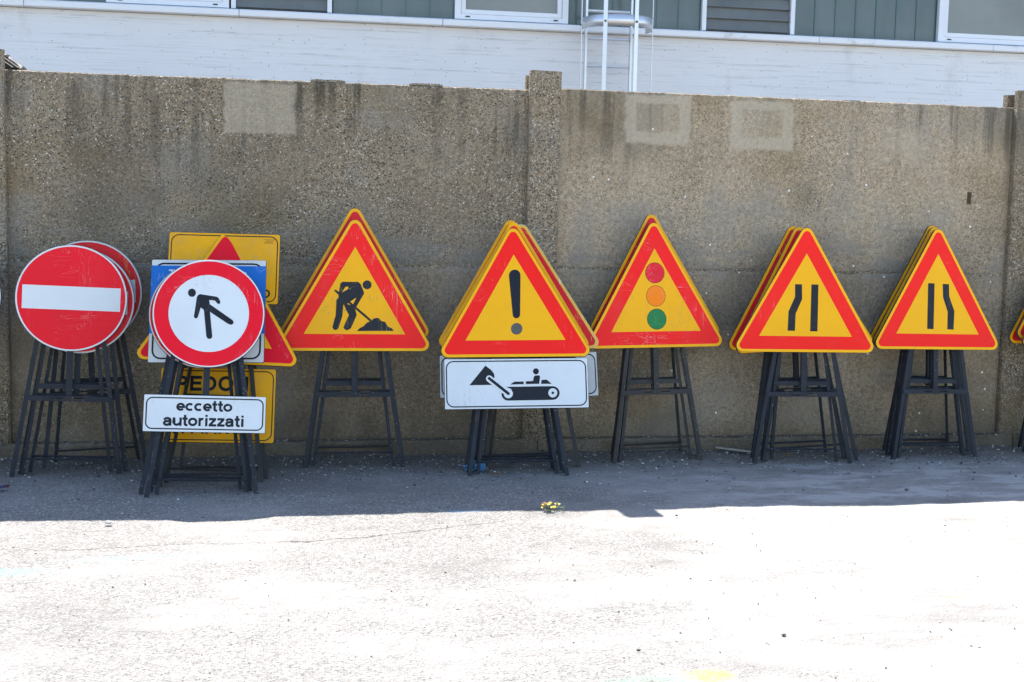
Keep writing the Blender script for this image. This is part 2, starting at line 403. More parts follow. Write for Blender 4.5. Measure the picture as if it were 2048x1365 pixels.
for k in (-2, -1, 0, 1):
    x0 = k*(BAY+PW)+PW-.03; x1 = (k+1)*(BAY+PW)+.03
    if k == -1: x1 = .03
    panel(x0, x1, .10, 1.208, M['panel_low' if k < 0 else 'panel_low_r'], k*3.1+50)
    panel(x0, x1, 1.212, TOP+(.012 if k == 0 else -.004), M['panel_up' if k < 0 else 'panel_up_r'], k*5.7+20, -.012 if k == 0 else 0)
for k in (-2, -1, 0, 1):
    box('mortar_light_stop', k*(BAY+PW)+PW-.02, (k+1)*(BAY+PW)+.02, .0045, .06, 1.19, 1.235, M['post'], wall)  # mortar strip, added to stop sunlight leaking through the panel joint
def post(x0):
    x1 = x0+PW; yf, y0, y1, yb = -.058, -.004, .082, .135; c = .012; s = .055
    prof = [(x0+c, yf), (x1-c, yf), (x1, yf+c), (x1, y0), (x1-s, y0+.0), (x1-s, y1), (x1, y1), (x1, yb), (x0, yb), (x0, y1), (x0+s, y1), (x0+s, y0), (x0, y0), (x0, yf+c)]
    n = len(prof); nz_ = 60; V = []; zt = 2.435
    for j in range(nz_+1):
        z = -.05+(zt+.05)*j/nz_
        for (x, y) in prof:
            p = Vector((x*9, y*9, z*9)); w_ = .0025*noise.noise(p)+.0018*noise.noise(p*4)
            zz = z+(.006*noise.noise(Vector((x*21, y*21, 3))) if j == nz_ else 0)
            if j == nz_ and y > .05: zz -= .018
            V.append((x+w_, y+w_*.8, zz))
    F = [(j*n+i, j*n+(i+1) % n, (j+1)*n+(i+1) % n, (j+1)*n+i) for j in range(nz_) for i in range(n)]
    F.append(tuple(nz_*n+i for i in range(n)))
    return mesh('post', V, F, M['post'], wall)
for k in (-2, -1, 0, 1, 2): post(k*(BAY+PW))
# plinth (low kerb the panels stand on), in separate cast lengths
for k in (-2, -1, 0, 1):
    x0 = k*(BAY+PW)+PW*.5; x1 = x0+BAY+PW-.006
    nn = 70; V = []; rows = 4
    for i in range(nn+1):
        x = x0+(x1-x0)*i/nn; e = .006*noise.noise(Vector((x*4, 3, k)))+.004*noise.noise(Vector((x*15, 3, k)))
        V += [(x, -.085+e, -.06), (x, -.078+e, .098+e*.6), (x, -.066+e, .112+e), (x, .14, .114)]
    F = [(i*4+r, (i+1)*4+r, (i+1)*4+r+1, i*4+r+1) for i in range(nn) for r in range(3)]
    mesh('plinth', V, F, M['plinth'], wall)
# crumbs of mortar left along the top edge
for xa, xb, hh in ((-1.35, -1.14, .010), (-.745, -.54, .009), (2.1, 2.22, .005)):
    V = []; F = []; nn = 10
    for i in range(nn+1):
        x = xa+(xb-xa)*i/nn; e = hh*(.75+.5*noise.noise(Vector((x*25, 1, 1))))*(0.3 if i in (0, nn) else 1)
        V += [(x, .006, TOP-.006), (x, .010, TOP+e), (x, .05, TOP+e), (x, .055, TOP-.006)]
    F = [(i*4+r, (i+1)*4+r, (i+1)*4+r+1, i*4+r+1) for i in range(nn) for r in range(3)]
    mesh('mortar_lump', V, F, M['post'], wall)
# the small rectangular socket in the right bay
box('socket_recess', 3.012, 3.036, -.004, .01, 1.675, 1.755, plain('dark_brown', (.07, .035, .015), .9), wall)  # dark brown block marks the socket opening, nothing is cut in
box('socket_edge', 3.037, 3.05, -.009, .01, 1.672, 1.758, M['post'], wall, .003)

# ------------------------------------------------------------------ building behind
B = tag(empty('industrial_building', (1, 5, 0)), 'low white industrial building with channel glass band behind the wall', 'building')
def bl(o):
    o.parent = B; o.matrix_parent_inverse = Matrix.Translation((-1, -5, 0)); return o
YB = 5.0
bl(box('lower_wall', -12, 14, YB, YB+.25, -.1, 3.40, M['facade']))
bl(box('end_wall', -12, -11.75, YB+.25, YB+9, -.1, 5.1, M['facade']))
bl(box('end_wall', 13.75, 14, YB+.25, YB+9, -.1, 5.1, M['facade']))
bl(box('rear_wall', -11.75, 13.75, YB+8.75, YB+9, -.1, 5.1, M['facade']))
bl(box('upper_wall', -12, 14, YB, YB+.25, 4.62, 5.1, M['facade']))
bl(box('roof', -12.1, 14.1, YB-.1, YB+9.1, 5.103, 5.2, M['roof']))
bl(box('back_lining', -12, 14, YB+.16, YB+.2, 3.4, 4.62, M['gasket']))
sill_prof = [(-.075, 3.405), (-.085, 3.413), (-.085, 3.462), (-.07, 3.474), (.1, 3.488), (.1, 3.402)]
for i in range(13):
    xa = -12+2*i; v_, f_ = extrude_profile([(a_, b_) for a_, b_ in sill_prof], (xa+.003, YB, 0), (xa+1.997, YB, 0), Vector((0, 1, 0)), Vector((0, 0, 1)))
    bl(mesh('sill', v_, f_, M['sill']))
Z0, Z1 = 3.489, 4.62
def channel(x0, x1):
    t_ = .008; y = YB+.05
    prof = [(x0+.004, y), (x1-.004, y), (x1-.004, y+.045), (x1-.012, y+.045), (x1-.012, y+.008), (x0+.012, y+.008), (x0+.012, y+.045), (x0+.004, y+.045)]
    v_, f_ = extrude_profile(prof, (0, 0, Z0+.004), (0, 0, Z1), Vector((1, 0, 0)), Vector((0, 1, 0)))
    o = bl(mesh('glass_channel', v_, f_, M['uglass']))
    s_ = mesh('glass_edge', *boxdata(x1-.005, x1+.005, y-.007, y+.003, Z0+.004, Z1), M['uglass_edge']); s_.parent = o
def channels(x0, x1, wd=.243):
    n = max(1, round((x1-x0)/wd))
    for i in range(n): channel(x0+(x1-x0)*i/n, x0+(x1-x0)*(i+1)/n)
def window(x0, x1):
    fw = .062; y0, y1 = YB-.005, YB+.07
    fr = bl(boxes('window', [(x0, x0+fw, y0, y1, Z0+.002, Z1), (x1-fw, x1, y0, y1, Z0+.002, Z1), (x0+fw, x1-fw, y0, y1, Z0+.002, Z0+.052)], M['alu_frame']))
    q = .045; a, b = x0+fw+.004, x1-fw-.004
    s_ = boxes('sash_frame', [(a, a+q, y0+.012, y1-.01, Z0+.056, Z1), (b-q, b, y0+.012, y1-.01, Z0+.056, Z1), (a+q, b-q, y0+.012, y1-.01, Z0+.056, Z0+.1)], M['alu_frame']); s_.parent = fr
    p_ = mesh('pane', *boxdata(a+q-.003, b-q+.003, y0+.035, y0+.043, Z0+.098, Z1), M['pane']); p_.parent = fr
    for cx in (x0+.13, x1-.13):
        g_ = mesh('drain_cover', *boxdata(cx-.022, cx+.022, y0-.006, y0+.004, Z0+.022, Z0+.034), M['gasket']); g_.parent = fr
def louvre(x0, x1):
    fw = .045; y0, y1 = YB-.005, YB+.07
    fr = bl(boxes('louvre_window', [(x0, x0+fw, y0, y1, Z0+.002, Z1), (x1-fw, x1, y0, y1, Z0+.002, Z1), (x0+fw, x1-fw, y0, y1, Z1-.03, Z1)], M['alu_frame']))
    bt = mesh('bottom_rail', *boxdata(x0+fw, x1-fw, y0+.02, y1, Z0+.002, Z0+.016), M['rim']); bt.parent = fr
    z = Z0+.02; dz = .118
    while z < Z1:
        A = Vector((x0+fw+.004, 0, 0)); Bv = Vector((x1-fw-.004, 0, 0))
        pr = [(YB+.02, z), (YB+.026, z), (YB+.056, z+dz+.012), (YB+.05, z+dz+.012)]
        v_, f_ = extrude_profile(pr, A, Bv, Vector((0, 1, 0)), Vector((0, 0, 1)))
        o = mesh('louvre_blade', v_, f_, M['pane_dark']); o.parent = fr
        z += dz
channels(-8.0, -3.27); window(-3.26, -2.10); louvre(-2.08, -1.10); channels(-1.09, .12); window(.13, 1.30); channels(1.31, 2.72)
louvre(2.73, 3.75); channels(3.76, 5.38); window(5.39, 6.56); channels(6.57, 9.0); window(-9.3, -8.02); channels(9.01, 13.7); channels(-11.7, -9.31)

# caged ladder on the building
Ld = tag(empty('access_ladder', (1.685, 4.8, 0)), 'bare aluminium caged ladder fixed to the white building', 'ladder')
def lp(o): o.parent = Ld; o.matrix_parent_inverse = Matrix.Translation((-1.685, -4.8, 0)); return o
for x in (1.445, 1.915): lp(box('rail', x-.011, x+.011, 4.77, 4.825, .0, 5.6, M['alu'], None, .003))
for i in range(19):
    z = .33+.2745*i-.022
    lp(rod('rung', (1.459, 4.797, z), (1.901, 4.797, z), .015, M['alu'], None, 10))
HR, HX, HY = .345, 1.68, 4.46
def hoop(z):
    n = 40; V = []; F = []
    for i in range(n+1):
        a = R(160)+R(220)*i/n                       # open towards the building
        for rr in (HR, HR+.006):
            for zz in (z-.055, z+.055): V.append((HX+rr*math.cos(a), HY+rr*math.sin(a), zz))
    for i in range(n):
        k = 4*i; q = k+4
        F += [(k, q, q+1, k+1), (k+2, k+3, q+3, q+2), (k+1, q+1, q+3, k+3), (k, k+2, q+2, q)]
    lp(mesh('cage_hoop', V, F, M['alu'], None, True))
for z in (3.42, 4.5, 5.4): hoop(z)
for ang in (178, 238, 288, 352):
    a = R(ang); c = Vector((HX+(HR+.010)*math.cos(a), HY+(HR+.010)*math.sin(a), 0)); tdir = Vector((-math.sin(a), math.cos(a), 0)); nd = Vector((math.cos(a), math.sin(a), 0))
    v_, f_ = extrude_profile([(-.021, -.003), (.021, -.003), (.021, .003), (-.021, .003)], c+Vector((0, 0, 2.35)), c+Vector((0, 0, 5.6)), tdir, nd)
    o = lp(mesh('cage_strap', v_, f_, M['alu']))
    b_ = rod('bolt', c+nd*.002+Vector((0, 0, 3.41)), c+nd*.012+Vector((0, 0, 3.41)), .011, M['rim'], None, 6); b_.parent = o
for z in (2.2, 4.3):
    for x in (1.445, 1.915): lp(box('wall_bracket', x-.012, x+.012, 4.832, 4.998, z-.02, z+.02, M['alu']))

# ------------------------------------------------------------------ sign artwork helpers (flat print, local u = across, v = up the panel)
def flat(name, pts, y, mat, parent):
    """filled polygon facing local -y"""
    area = sum(a[0]*b[1]-b[0]*a[1] for a, b in zip(pts, pts[1:]+pts[:1]))
    if area < 0: pts = pts[::-1]
    return mesh(name, [(u, y, v) for u, v in pts], [tuple(range(len(pts)))], mat, parent)
def flats(name, polys, y, mat, parent):
    V, F = [], []
    for k, pts in enumerate(polys):
        area = sum(a[0]*b[1]-b[0]*a[1] for a, b in zip(pts, pts[1:]+pts[:1]))
        if area < 0: pts = pts[::-1]
        n = len(V); V += [(u, y-.00012*k, v) for u, v in pts]; F.append(tuple(range(n, n+len(pts))))
    return mesh(name, V, F, mat, parent)
def circle(cx, cy, r, n=40, ry=None):
    return [(cx+r*math.cos(2*math.pi*i/n), cy+(ry or r)*math.sin(2*math.pi*i/n)) for i in range(n)]
def rounded(pts, r, seg=8):
    """round the corners of a convex polygon"""
    out = []; n = len(pts)
    for i in range(n):
        p, a, b = Vector(pts[i]), Vector(pts[i-1]), Vector(pts[(i+1) % n])
        d1 = (a-p).normalized(); d2 = (b-p).normalized(); half = math.acos(max(-1, min(1, d1.dot(d2))))/2
        c = p+(d1+d2).normalized()*(r/math.sin(half)); t1 = p+d1*(r/math.tan(half)); t2 = p+d2*(r/math.tan(half))
        a1 = math.atan2(t1.y-c.y, t1.x-c.x); a2 = math.atan2(t2.y-c.y, t2.x-c.x); da = (a2-a1+math.pi) % (2*math.pi)-math.pi
        out += [(c.x+r*math.cos(a1+da*k/seg), c.y+r*math.sin(a1+da*k/seg)) for k in range(seg+1)]
    return out
def stroke(a, b, wd, n=8):
    a, b = Vector(a), Vector(b); ang = math.atan2(b.y-a.y, b.x-a.x); r = wd/2; out = []
    for k in range(n+1):
        t = ang-math.pi/2+math.pi*k/n; out.append((b.x+r*math.cos(t), b.y+r*math.sin(t)))
    for k in range(n+1):
        t = ang+math.pi/2+math.pi*k/n; out.append((a.x+r*math.cos(t), a.y+r*math.sin(t)))
    return out
def ringband(name, outer, inner, y, mat, parent):
    n = len(outer); V = [(u, y, v) for u, v in outer]+[(u, y, v) for u, v in inner]
    F = [(i, (i+1) % n, n+(i+1) % n, n+i) for i in range(n)]
    return mesh(name, V, F, mat, parent)
def affine(src, dst):
    A = Matrix(((src[0][0], src[0][1], 1), (src[1][0], src[1][1], 1), (src[2][0], src[2][1], 1))).inverted()
    cu = A @ Vector([d[0] for d in dst]); cv = A @ Vector([d[1] for d in dst])
    return lambda p: (cu[0]*p[0]+cu[1]*p[1]+cu[2], cv[0]*p[0]+cv[1]*p[1]+cv[2])
def arc(cx, cy, rx, ry, a0, a1, n=14):
    return [(cx+rx*math.cos(R(a0+(a1-a0)*i/n)), cy+ry*math.sin(R(a0+(a1-a0)*i/n))) for i in range(n+1)]
SW = .15                                           # stroke width in em; x-height .53, capitals .72
h2 = SW/2
def glyph(c):
    """(advance, list of (points, closed)) centre lines of the strokes"""
    X, Cp = .53, .72
    o = (arc(.29, X/2, .29-h2, X/2-h2+.008, 0, 360, 28)[:-1], True)
    if c == 'o': return .60, [o]
    if c == 'c': return .56, [(arc(.29, X/2, .29-h2, X/2-h2+.008, 48, 312, 22), False)]
    if c == 'e': return .57, [(arc(.28, X/2, .28-h2, X/2-h2+.008, 0, 318, 24), False), ([(.07, X/2-.012), (.555, X/2-.012)], False)]
    if c == 't': return .36, [([(.17, .70), (.17, .16)]+arc(.26, .145, .09, .09, 180, 270, 6)+[(.34, .06)], False), ([(.01, X-h2+.01), (.33, X-h2+.01)], False)]
    if c == 'a': return .57, [([(.05, .37)]+arc(.26, .345, .185, .13, 160, 0, 12)+[(.445, 0)], False), (arc(.235, .165, .165, .115, 70, 320, 14)+[(.44, .2)], False), ([(.25, .285), (.44, .31)], False)]
    if c == 'u': return .60, [([(h2+.02, X), (h2+.02, .22)]+arc(.27, .22, .27-.02-h2, .22-h2+.008, 180, 330, 10)+[(.48, .16)], False), ([(.50, X), (.50, 0)], False)]
    if c == 'r': return .39, [([(h2+.04, X), (h2+.04, 0)], False), (arc(.31, .27, .20, .195, 172, 80, 8), False)]
    if c == 'i': return .27, [([(.14, X), (.14, 0)], False), ([(.14, .73), (.14, .60)], False)]
    if c == 'z': return .52, [([(.03, X-h2+.008), (.47, X-h2+.008)], False), ([(.40, X-.10), (.10, .10)], False), ([(.02, h2-.008), (.49, h2-.008)], False)]
    if c == 'P': return .66, [([(.14, 0), (.14, Cp)], False), ([(.14, Cp-h2)]+[(.34, Cp-h2)]+arc(.36, .49, .17, Cp-h2-.49, 90, -90, 12)+[(.14, .335)], False)]
    if c == 'E': return .66, [([(.14, 0), (.14, Cp)], False)]+[([(.14, y), (e, y)], False) for y, e in ((h2, .63), (.37, .58), (Cp-h2, .62))]
    if c == 'D': return .73, [([(.14, 0), (.14, Cp)], False), ([(.14, Cp-h2), (.30, Cp-h2)]+arc(.32, Cp/2, .27, Cp/2-h2, 90, -90, 16)+[(.14, h2)], False)]
    if c == 'O': return .79, [(arc(.39, Cp/2, .365-h2, Cp/2-h2+.01, 0, 360, 30)[:-1], True)]
    if c == 'N': return .73, [([(.14, 0), (.14, Cp)], False), ([(.60, 0), (.60, Cp)], False), ([(.15, Cp-.04), (.59, .04)], False)]
    if c == 'I': return .29, [([(.15, 0), (.15, Cp)], False)]
    if c == 'A': return .73, [([(.08, 0), (.365, Cp)], False), ([(.65, 0), (.365, Cp)], False), ([(.18, .23), (.55, .23)], False)]
    if c == 'F': return .61, [([(.14, 0), (.14, Cp)], False), ([(.14, Cp-h2), (.58, Cp-h2)], False), ([(.14, .35), (.52, .35)], False)]
    if c == 'C': return .73, [(arc(.39, Cp/2, .365-h2, Cp/2-h2+.01, 42, 318, 24), False)]
    if c == 'T': return .61, [([(.305, 0), (.305, Cp)], False), ([(.02, Cp-h2), (.59, Cp-h2)], False)]
    return .30, []
def text(name, body, u0, u1, v0, v1, y, mat, parent, bold=0.):
    V, F = [], []; pen = 0.; k = 0; quads = []
    for ch in body:
        adv, strokes = glyph(ch)
        for pts, closed in strokes:
            n = len(pts); P = [Vector(p) for p in pts]; base = len(V)
            for i in range(n):
                a_ = P[i-1] if (i > 0 or closed) else None; b_ = P[(i+1) % n] if (i < n-1 or closed) else None
                d1 = (P[i]-a_).normalized() if a_ is not None else (b_-P[i]).normalized()
                d2 = (b_-P[i]).normalized() if b_ is not None else d1
                n1_ = Vector((-d1.y, d1.x)); n2_ = Vector((-d2.y, d2.x)); mm = (n1_+n2_)/2; mm = mm/max(mm.length_squared, .35)
                for sg in (1, -1): V.append([pen+P[i].x+mm.x*h2*sg, P[i].y+mm.y*h2*sg, k])
            for i in range(n if closed else n-1):
                j = (i+1) % n; F.append((base+2*i+1, base+2*j+1, base+2*j, base+2*i))
            k += 1
        pen += adv
    xs = [v[0] for v in V]; ys = [v[1] for v in V]; ax, bx, ay, by = min(xs), max(xs), min(ys), max(ys)
    out = [(u0+(v[0]-ax)/(bx-ax)*(u1-u0), y-.00004*(v[2] % 5), v0+(v[1]-ay)/(by-ay)*(v1-v0)) for v in V]
    return mesh(name, out, F, mat, parent)

YF = -.018                                       # front face of a panel, local
def plate(name, pts, face_mat, parent, thick=.016, yf=YF, rim=None):
    n = len(pts); area = sum(a[0]*b[1]-b[0]*a[1] for a, b in zip(pts, pts[1:]+pts[:1]))
    if area < 0: pts = pts[::-1]
    c = .0022; cu = sum(p[0] for p in pts)/n; cv = sum(p[1] for p in pts)/n
    def inset(p, d):
        v = Vector((p[0]-cu, p[1]-cv)); L = v.length; return (p[0]-v.x/L*d, p[1]-v.y/L*d)
    ins = [inset(p, c) for p in pts]
    V = [(u, yf, v) for u, v in ins]+[(u, yf+c, v) for u, v in pts]+[(u, yf+thick, v) for u, v in pts]
    F = [tuple(range(n))]; mi = [0]
    for ring in (0, 1):
        for i in range(n):
            j = (i+1) % n; F.append((ring*n+i, (ring+1)*n+i, (ring+1)*n+j, ring*n+j)); mi.append(1)
    F.append(tuple(range(3*n-1, 2*n-1, -1))); mi.append(1)
    return mesh(name, V, F, [face_mat, rim or M['rim']], parent, mi=mi)

# ------------------------------------------------------------------ folding stands
def root_at(name, X, Y, yaw, lean, roll):
    ps, th, ro = R(yaw), R(lean), R(roll)
    e1 = Vector((math.cos(ps), math.sin(ps), 0)); b = Vector((-math.sin(ps), math.cos(ps), 0))
    e2 = b*math.sin(th)+Vector((0, 0, math.cos(th)))
    a1 = e1*math.cos(ro)+e2*math.sin(ro); a2 = -e1*math.sin(ro)+e2*math.cos(ro); nb = a2.cross(a1)
    if nb.y < 0: nb = -nb
    o = empty(name); m = Matrix((a1, nb, a2)).transposed().to_4x4(); m.translation = (X, Y, gz(Y)); o.matrix_world = m
    return o, m
def L_leg(parent, m, top, foot, side, mat, ydepth=.026, y0=0., fl=.025, th=.004, name='leg'):
    """angle-iron leg from top (u,y,v) towards foot, run on until it meets the ground"""
    A, Bf = Vector(top), Vector(foot)
    for _ in range(6):
        wpt = m @ Bf; err = wpt.z-gz(wpt.y)-.001
        d = (Bf-A).normalized(); wz = (m.to_3x3() @ d).z
        Bf = Bf-d*(err/wz)
    d = (Bf-A).normalized(); ux = Vector((0, 1, 0)).cross(d); ux.normalize()
    if ux.x*side > 0: ux = -ux                  # ux points inwards
    uy = d.cross(ux); uy = uy if uy.y > 0 else -uy
    prof = [(0, y0), (fl, y0), (fl, y0+th), (th, y0+th), (th, y0+ydepth), (0, y0+ydepth)]
    v_, f_ = extrude_profile(prof, A, Bf, ux, uy)
    o = mesh(name, v_, f_, mat, parent)
    bm = bmesh.new(); bm.from_mesh(o.data); bmesh.ops.recalc_face_normals(bm, faces=bm.faces); bm.to_mesh(o.data); bm.free()
    return o
def stand(root, m, vb, htop, a=.305, fold=1.0, mat=None, bar_v=.435, post=True):
    mat = mat or M['frame']
    half = lambda v: a-(a-.20)*v/.70
    vt = vb+htop
    for sd in (-1, 1):
        L_leg(root, m, (sd*half(vt), 0, vt), (sd*a, 0, 0), sd, mat)
    hb = half(bar_v)-.002
    # slotted crossbar: two rails and webs between the slots
    z0, z1 = bar_v-.015, bar_v+.015; s0, s1 = bar_v-.005, bar_v+.006
    boxes('crossbar', [(-hb+.006, hb-.006, -.004, -.0005, z0, s0), (-hb+.006, hb-.006, -.004, -.0005, s1, z1), (-hb+.006, -.085, -.004, -.0005, s0, s1),
                       (-.028, .028, -.004, -.0005, s0, s1), (.085, hb-.006, -.004, -.0005, s0, s1), (-hb+.006, hb-.006, -.0005, .018, z1-.004, z1)], mat, root)
    if post:
        v_, f_ = extrude_profile([(-.017, .001), (.017, .001), (.017, .005), (-.013, .005), (-.013, .022), (-.017, .022)], (0, 0, bar_v+.0175), (0, 0, vt), Vector((1, 0, 0)), Vector((0, 1, 0)))
        mesh('centre_post', v_, f_, mat, root)
    # rear frame hinged behind the panel
    vh = vb+.16; yh = .030; t = math.tan(R(fold))
    def rp(u, v): return (u, yh+(vh-v)*t, v)
    for sd in (-1, 1):
        L_leg(root, m, rp(sd*.135, vh), rp(sd*.248, 0), sd, mat, .018, 0, .020, .003, 'rear_leg')
    rod('tie_rod', rp(-.232, .085), rp(.232, .085), .006, mat, root)
    box('rear_crossbar', -.172, .172, rp(0, .50)[1]-.003, rp(0, .50)[1]+.002, .487, .515, mat, root)
    rod('hinge_pin', (-.16, yh+.012, vh-.01), (.16, yh+.012, vh-.01), .007, mat, root)

TS, TRD, TI = .95, .04, .60
def tri_pts(s, vb): return [(-s/2, vb), (s/2, vb), (0, vb+s*.8660254)]
def tri_sign(root, vb, art=None, old=False, red=None, rim=None, yl=None):
    yel = yl or M['yellow_old' if old else 'yellow']; red = red or M['red_old' if old else 'red']
    pn = plate('sign_panel', rounded(tri_pts(TS, vb), TRD), yel, root, rim=rim)
    cz = vb+TS*.8660254/3
    def inner(s): return [(-s/2, cz-s*.8660254/3), (s/2, cz-s*.8660254/3), (0, cz+s*.8660254*2/3)]
    flat('red_band', rounded(inner(TS-.062), TRD-.014), YF-.0005, red, pn)
    flat('yellow_field', inner(TI), YF-.0010, yel, pn)
    if art: art(pn, inner(TI), YF-.0015)
    return pn
ART = {}
def art_work(pn, tri, y):
    f = affine([(285, 1142), (1150, 1153), (725, 405)], tri)
    P = [[(690, 703), (745, 702), (768, 718), (800, 795), (793, 815), (735, 840), (640, 850), (645, 790), (668, 745)],
         [(598, 715), (615, 702), (692, 703), (680, 744), (640, 745), (618, 782), (604, 800), (584, 788)],
         [(583, 786), (606, 796), (660, 765), (735, 800), (730, 838), (668, 878), (640, 900), (566, 885), (561, 860), (580, 838)],
         [(733, 838), (797, 806), (730, 918), (702, 900)],
         [(563, 856), (622, 886), (613, 990), (600, 1030), (578, 1098), (556, 1113), (536, 1106), (527, 1086), (555, 990)],
         [(618, 880), (690, 903), (722, 935), (735, 985), (684, 1098), (655, 1114), (632, 1108), (621, 1088), (668, 985), (650, 950)],
         stroke((556, 778), (852, 1032), 19), circle(825, 728, 38, 28),
         [(735, 1121), (760, 1096), (790, 1082), (822, 1050), (860, 1035), (880, 1015), (905, 1010), (925, 1014), (947, 1038), (978, 1045), (1000, 1085), (1035, 1100), (1053, 1122)]]
    flats('pictogram', [[f(p) for p in q] for q in P], y, M['black'], pn)
def art_warn(pn, tri, y):
    f = affine([(310, 1150), (1195, 1155), (730, 397)], tri)
    bar = [(740+52*math.cos(t), 583-52*math.sin(t)) for t in [math.pi*k/12 for k in range(13)]]+[(757-33*math.cos(t), 928+33*math.sin(t)) for t in [math.pi*k/12 for k in range(13)]]
    flat('exclamation_bar', [f(p) for p in bar], y, M['black_plain'], pn)
    flat('exclamation_dot', [f(p) for p in circle(760, 1053, 51)], y, M['glare_dot'], pn)
def art_light(pn, tri, y):
    f = affine([(262, 1122), (1048, 1115), (648, 388)], tri)
    for nm, c, mt in (('red_light', (648, 603), 'signal_red'), ('amber_light', (654, 806), 'amber'), ('green_light', (659, 1010), 'green')):
        flat('light_outline', [f(p) for p in circle(*c, 85, 48, 92)], y, M['black_plain'], pn)
        flat(nm, [f(p) for p in circle(*c, 82, 48, 88.5)], y-.0004, M[mt], pn)
def art_left(pn, tri, y):
    f = affine([(347, 1097), (1190, 1123), (787, 350)], tri)
    flats('lane_bars', [[f(p) for p in q] for q in ([(677, 630), (740, 632), (740, 770), (680, 900), (672, 1058), (605, 1056), (615, 880), (676, 745)], [(826, 635), (890, 637), (877, 1068), (810, 1065)])], y, M['black_plain'], pn)
def art_right(pn, tri, y):
    f = affine([(318, 1080), (1070, 1097), (695, 355)], tri)
    flats('lane_bars', [[f(p) for p in q] for q in ([(603, 623), (662, 625), (655, 1044), (596, 1041)], [(736, 630), (793, 632), (797, 745), (845, 880), (838, 1050), (780, 1046), (783, 885), (740, 755)])], y, M['black_plain'], pn)
def round_sign(root, vb, kind, old=False):
    wht = M['white_old' if old else 'white']; red = M['red_old' if old else 'crimson']; c = (0, vb+.3)
    pn = plate('sign_panel', circle(0, vb+.3, .3, 72), wht, root)
    if kind == 'noentry':
        flat('red_disc', circle(*c, .289, 72), YF-.0005, red, pn)
        flat('white_bar', [(-.262, c[1]-.066), (.262, c[1]-.066), (.262, c[1]+.066), (-.262, c[1]+.066)], YF-.001, wht, pn)
    else:
        ringband('red_ring', circle(*c, .291, 72), circle(*c, .2145, 72), YF-.0005, red, pn)
        if kind == 'ped':
            f = lambda p: ((p[0]-731)/526*.3, vb+.3-(p[1]-861)/483*.3)
            body = [(640, 692), (798, 710), (815, 720), (834, 754), (829, 772), (810, 774), (782, 745), (728, 742), (736, 780), (955, 915), (966, 935), (956, 952), (935, 957), (905, 945), (740, 848), (770, 1066), (762, 1085), (742, 1091), (722, 1082), (714, 1062), (682, 832), (652, 812), (629, 898), (618, 911), (602, 910), (592, 896), (612, 722), (622, 702)]
            flats('pictogram', [[f(p) for p in body], [f(p) for p in circle(565, 683, 37, 28)]], YF-.0010, M['black_plain'], pn)
    return pn
def rect_pts(u0, u1, v0, v1, r=.012): return rounded([(u0, v0), (u1, v0), (u1, v1), (u0, v1)], r, 5)
def lined_panel(root, u0, u1, v0, v1, mat, name='supplementary_panel', r=.004, inset=.013, lw=.007, rr=.035, y=YF):
    pn = plate(name, rect_pts(u0, u1, v0, v1, r), mat, root, yf=y)
    o = rect_pts(u0+inset, u1-inset, v0+inset, v1-inset, rr); i = rect_pts(u0+inset+lw, u1-inset-lw, v0+inset+lw, v1-inset-lw, rr-lw)
    ringband('border_line', o, i, y-.0005, M['black_plain'], pn)
    return pn

def tri_stand(key, X, Y, yaw, lean, roll, vb, a, label, art=None, fold=1., old=False, mat=None, group='triangular signs leaning in stacks', **kw):
    root, m = root_at('triangular_sign', X, Y, yaw, lean, roll)
    stand(root, m, vb, .42, a, fold, M[mat or 'frame'], post=key != 'pedtri')
    tri_sign(root, vb, art, old, **kw)
    tag(root, label, 'road sign', group); return root
def round_stand(X, Y, yaw, lean, roll, vb, a, label, kind, fold=1., old=False, mat=None, post=True):
    root, m = root_at('round_sign', X, Y, yaw, lean, roll)
    stand(root, m, vb, .42, a, fold, M[mat or 'frame'], post=post)
    round_sign(root, vb, kind, old)
    tag(root, label, 'road sign', 'round signs on folding stands'); return root

# --- no entry stack
round_stand(-2.712, -.541, 5.1, 3.4, -2.3, .704, .300, 'front red no entry disc with white bar, leftmost full stack by the post', 'noentry')
round_stand(-2.684, -.470, 5.0, 3.4, -2.5, .682, .296, 'middle no entry disc, a thin red edge showing behind the front one', 'noentry')
round_stand(-2.583, -.336, 5.2, 3.2, 1.7, .721, .296, 'rearmost worn no entry disc showing at right of its stack', 'noentry', 9., True)
round_stand(-3.415, -.441, 5.1, 3.4, -2.3, .704, .296, 'round white edged sign cut off by the left edge of the picture', 'noentry', 8.)
# --- pedestrian stack
o = round_stand(-1.924, -1.067, 2.6, 15.0, -2.0, .690, .298, 'no pedestrians disc above a white eccetto autorizzati plate, front of its stack', 'ped', 1.)
pn = lined_panel(o, -.322, .322, .338, .536, M['white'], inset=.012)
text('lettering', 'eccetto', -.152, .143, .450, .508, YF-.0006, M['black_plain'], pn, .034)
text('lettering', 'autorizzati', -.218, .205, .368, .432, YF-.0006, M['black_plain'], pn, .034)
round_stand(-1.961, -.995, 2.5, 15.1, -2.6, .675, .298, 'second red ringed disc peeking out left of the no pedestrians disc', 'ring', 1., True, post=False)
root, m = root_at('rectangular_sign', -1.933, -.925, -5.0, 17.0, .6)
stand(root, m, .695, .42, .298, 1., M['frame_old'], post=False)
pn = lined_panel(root, -.318, .318, .70, 1.29, M['white_old'], 'sign_panel', .008, .018, .010, .05)
flat('blue_field', rect_pts(-.318, .318, .865, 1.255, .002), YF-.0012, M['blue'], pn)
text('lettering', 'T', -.222, -.188, 1.195, 1.232, YF-.0017, M['white'], pn, .02)
text('lettering', 'o', .175, .212, 1.190, 1.222, YF-.0017, M['white'], pn, .02)
tag(root, 'square white sign with blue field behind the no pedestrians disc', 'road sign')
